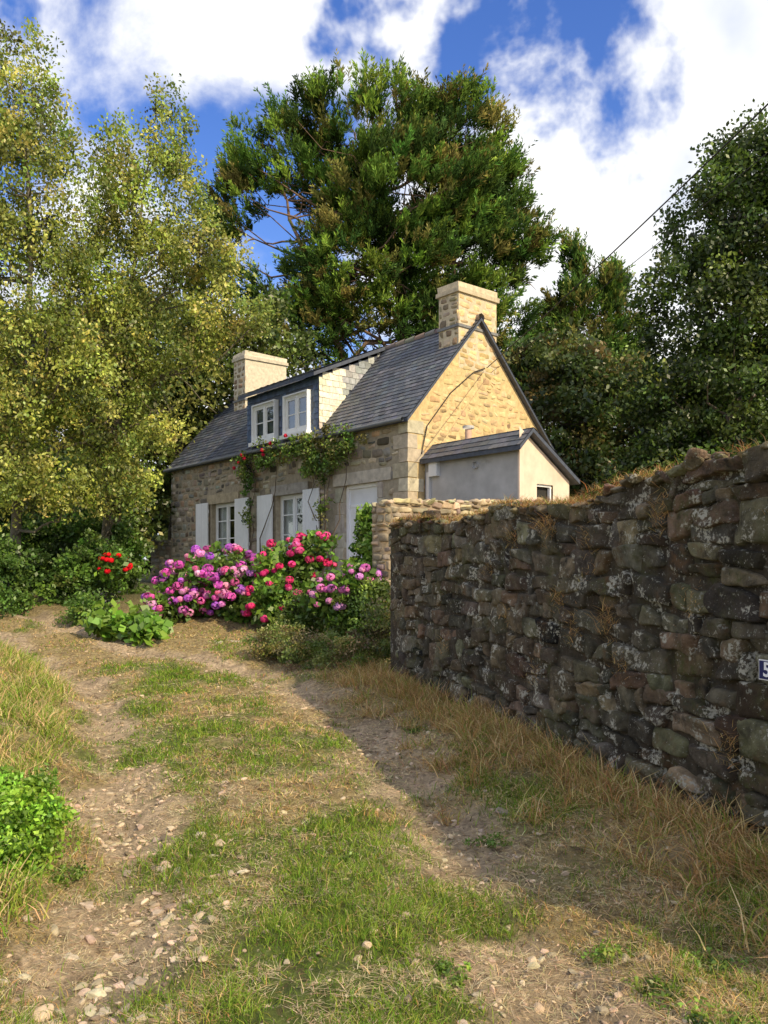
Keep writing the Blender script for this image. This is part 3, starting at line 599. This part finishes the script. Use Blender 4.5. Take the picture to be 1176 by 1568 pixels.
shrub('verge_shrub',[(-.5,12.2,.95,.5,.4,.45),(-.1,11.5,.9,.3,.3,.6),(-1.3,12.7,.8,.4,.4,.4)],150,100,.2,.06,[A([.12,.20,.035]),A([.17,.25,.04])])
shrub('verge_shrub',[(-8,15,.9,1.2,.5,.35),(-5.4,14.6,.8,.5,.4,.35)],120,90,.25,.06,hg)
wx=[(1.05,2.95),(1.3,3.15),(.95,3.3),(1.5,3.6),(.2,3.1),(-.2,4.2),(1.15,2.7),(.6,4.6),(-1.6,4.0),(.9,6.2),(.3,7.4)]
shrub('weed_patch',[(x,y,float(hgt(A(x),A(y)))+.01,.13,.12,.015) for x,y in wx],150,30,.05,.020,[A([.13,.22,.03]),A([.18,.28,.04])],flat=1.5,sq=.4)
def hyd(name,lobes,nl,nh,pals,hr=.085):
    e=empty(name);a=Acc();C,d=clumps(lobes,nl,.3);canopy(a,C,45,.24,.12,[A([.11,.21,.03]),A([.15,.27,.04])],flat=.6,asp=.7);a.mk('leaves',M_leaf,False,e)
    a=Acc();C,d=clumps(lobes,nh*2,1.0);C=C+d*.06;C=C[(d[:,2]>-.5)&(d[:,1]<.6)][:nh]
    for c in C:
        n=46;dd=nrm(R.normal(0,1,(n,3)));r=hr*R.uniform(.6,1.2);P=c+dd*r*A([1,1,.8])
        t=nrm(np.cross(dd,R.normal(0,1,(n,3))));b=np.cross(dd,t);pc=jit(pals[R.integers(0,len(pals))],1,.15,.07)
        s=.030;diamonds(a,P,t*s,b*s,jit(pc,n,.18,.05))
    a.mk('flower_heads',M_petal,False,e)
pk=[A([.72,.15,.38]),A([.80,.36,.55]),A([.62,.11,.46]),A([.48,.13,.60]),A([.72,.26,.60])]
hyd('hydrangea_bush',[(-3.15,15.0,1.3,1.0,.7,.66),(-2.6,14.7,1.05,.6,.5,.55),(-3.85,14.9,1.0,.55,.5,.45)],150,170,pk)
rd=[A([.74,.06,.23]),A([.80,.13,.33]),A([.68,.04,.18])]
hyd('hydrangea_bush',[(-1.75,14.2,1.5,.45,.4,.6),(-1.25,14.3,1.85,.35,.35,.35),(-1.95,13.9,1.0,.4,.35,.5)],90,62,rd,.072)
hyd('hydrangea_bush',[(-.75,12.2,1.1,.33,.33,.33),(-.35,12.0,1.38,.25,.22,.25)],50,46,[A([.72,.34,.64]),A([.76,.22,.54])],.065)
hyd('geranium_plant',[(-5.4,16.0,1.65,.25,.25,.2)],20,16,[A([.8,.02,.03])],.05)
a=Acc()
Cs=[]
for (x,z,rx,rz,k) in [(-6.3,4.3,.45,.25,12),(-5.2,4.45,.7,.2,16),(-4.2,4.5,.8,.2,20),(-3.2,4.35,.7,.33,28),(-2.5,4.25,.55,.4,30),(-3.0,3.95,.5,.3,16),(-1.9,4.35,.4,.25,10),(-6.1,3.9,.25,.35,9),(-2.8,3.2,.1,.5,6),(-6.15,3.2,.1,.6,6)]:
    Cs.append(np.stack([R.normal(x,rx*.6,k),-.18-np.abs(R.normal(0,.06,k)),R.normal(z,rz*.6,k)],1))
Cs=np.concatenate(Cs);canopy(a,Cs,50,.17,.075,[A([.12,.21,.035]),A([.18,.27,.045]),A([.22,.22,.06])],sq=1);a.mk('climbing_rose_leaves',M_leaf,False,house)
a=Acc()
for (x0_,x1_,z1_) in[(-6.2,-6.1,4.3),(-6.15,-4.6,4.5),(-2.75,-2.75,4.2),(-2.8,-3.6,4.5),(-2.7,-1.8,4.4),(-2.9,-2.5,4.6)]:
    tube(a,curve_pts((x0_,-.12,B),(x1_,-.15,z1_),9,0,.05),np.linspace(.022,.006,9),[.13,.10,.07],5)
a.mk('rose_stems',M_bark,True,house)
a=Acc()
for (x,z) in[(-6.5,4.42),(-6.35,4.6),(-6.2,4.5),(-5.3,4.62),(-5.25,4.5),(-4.9,4.75),(-4.2,4.85),(-6.75,4.3)]:
    n=30;dd=nrm(R.normal(0,1,(n,3)));P=A([x,-.3,z])+dd*.045;t=nrm(np.cross(dd,R.normal(0,1,(n,3))));diamonds(a,P,t*.025,np.cross(dd,t)*.025,jit([.7,.03,.08],n,.15))
a.mk('rose_flowers',M_petal,False,house)
# ---------------------------------------------------------------- world, sun, camera
sc_=bpy.context.scene
w=bpy.data.worlds.new("World");sc_.world=w;w.use_nodes=True;nt=w.node_tree;N=nt.nodes;L=nt.links;N.clear()
EL=34
S=nrm(A([.66,-.75,math.tan(math.radians(EL))]))
out=N.new('ShaderNodeOutputWorld');bg=N.new('ShaderNodeBackground');sky=N.new('ShaderNodeTexSky');sky.sky_type='NISHITA';sky.sun_disc=False
sky.sun_elevation=math.radians(EL);sky.sun_rotation=math.atan2(.66,-.75);bg.inputs[1].default_value=.15
hs=N.new('ShaderNodeHueSaturation');hs.inputs['Saturation'].default_value=1.35;hs.inputs['Hue'].default_value=.52;hs.inputs['Value'].default_value=1.5;L.new(sky.outputs[0],hs.inputs['Color']);L.new(hs.outputs[0],bg.inputs[0])
cb=N.new('ShaderNodeBackground');cb.inputs[1].default_value=1.2
tc=N.new('ShaderNodeTexCoord')
def nzn(s,d,r,dist=0,v=None):
    n=N.new('ShaderNodeTexNoise');n.inputs['Scale'].default_value=s;n.inputs['Detail'].default_value=d;n.inputs['Roughness'].default_value=r;n.inputs['Distortion'].default_value=dist;L.new(v or tc.outputs['Generated'],n.inputs['Vector']);return n
def mth(op,a,b,c=None):
    n=N.new('ShaderNodeMath');n.operation=op
    for i_,x in enumerate((a,b,c)):
        if x is None:continue
        if isinstance(x,(int,float)):n.inputs[i_].default_value=x
        else:L.new(x,n.inputs[i_])
    return n.outputs[0]
# warped direction so the cloud breaks have torn, irregular outlines
wn=nzn(3.2,6,.6);ws=N.new('ShaderNodeVectorMath');ws.operation='SUBTRACT';L.new(wn.outputs['Color'],ws.inputs[0]);ws.inputs[1].default_value=(.5,.5,.5)
wm=N.new('ShaderNodeVectorMath');wm.operation='SCALE';wm.inputs['Scale'].default_value=.55;L.new(ws.outputs[0],wm.inputs[0])
wa=N.new('ShaderNodeVectorMath');wa.operation='ADD';L.new(tc.outputs['Generated'],wa.inputs[0]);L.new(wm.outputs[0],wa.inputs[1]);WV=wa.outputs[0]
nz=nzn(4.2,9,.6,.2)
gaps=[((-.36,1,.60),.13),((-.25,1,.52),.13),((-.15,1,.42),.13),((-.04,1,.65),.05),((.15,1,.70),.055),((.27,1,.66),.06),((-.47,1,.70),.05),((-.1,1,.34),.10),((-1,.3,.5),.3),((1,-.4,.8),.35),((-.3,-1,.9),.35)]
tot=None
for dv,rr in gaps:
    dv=nrm(A(dv));vd=N.new('ShaderNodeVectorMath');vd.operation='DISTANCE';L.new(WV,vd.inputs[0]);vd.inputs[1].default_value=dv
    g=mth('MAXIMUM',mth('SUBTRACT',1.0,mth('DIVIDE',vd.outputs['Value'],rr*1.9)),0.0)
    tot=g if tot is None else mth('MAXIMUM',tot,g)
val=mth('SUBTRACT',mth('MULTIPLY_ADD',nz.outputs[0],2.6,-.82),tot)
mr=N.new('ShaderNodeMapRange');mr.interpolation_type='SMOOTHSTEP';mr.inputs[1].default_value=-.28;mr.inputs[2].default_value=.36;L.new(val,mr.inputs[0])
cr=nzn(5,5,.5);cm=N.new('ShaderNodeMix');cm.data_type='RGBA';cm.inputs[6].default_value=(.66,.71,.82,1);cm.inputs[7].default_value=(1,1,1,1)
cq=N.new('ShaderNodeMapRange');cq.inputs[1].default_value=.33;cq.inputs[2].default_value=.52;L.new(cr.outputs[0],cq.inputs[0]);L.new(cq.outputs[0],cm.inputs[0]);L.new(cm.outputs[2],cb.inputs[0])
mx=N.new('ShaderNodeMixShader');L.new(mr.outputs[0],mx.inputs[0]);L.new(bg.outputs[0],mx.inputs[1]);L.new(cb.outputs[0],mx.inputs[2]);L.new(mx.outputs[0],out.inputs[0])
sl=bpy.data.lights.new('sun','SUN');sl.energy=5;sl.angle=math.radians(.5);sl.color=(1,.83,.54);so=bpy.data.objects.new('sun',sl);sc_.collection.objects.link(so)
so.rotation_euler=Vector(S).to_track_quat('Z','Y').to_euler();so.location=(20,-20,30)
cam=bpy.data.cameras.new('camera');co=bpy.data.objects.new('camera',cam);sc_.collection.objects.link(co);co.location=(0,0,1.6);co.rotation_euler=(math.pi/2,0,0)
cam.lens=28;cam.sensor_width=36;cam.sensor_fit='AUTO';cam.shift_y=.0548;cam.clip_end=2000;cam.clip_start=.05;sc_.camera=co
sc_.view_settings.view_transform='Standard';sc_.view_settings.look='None';sc_.view_settings.exposure=0
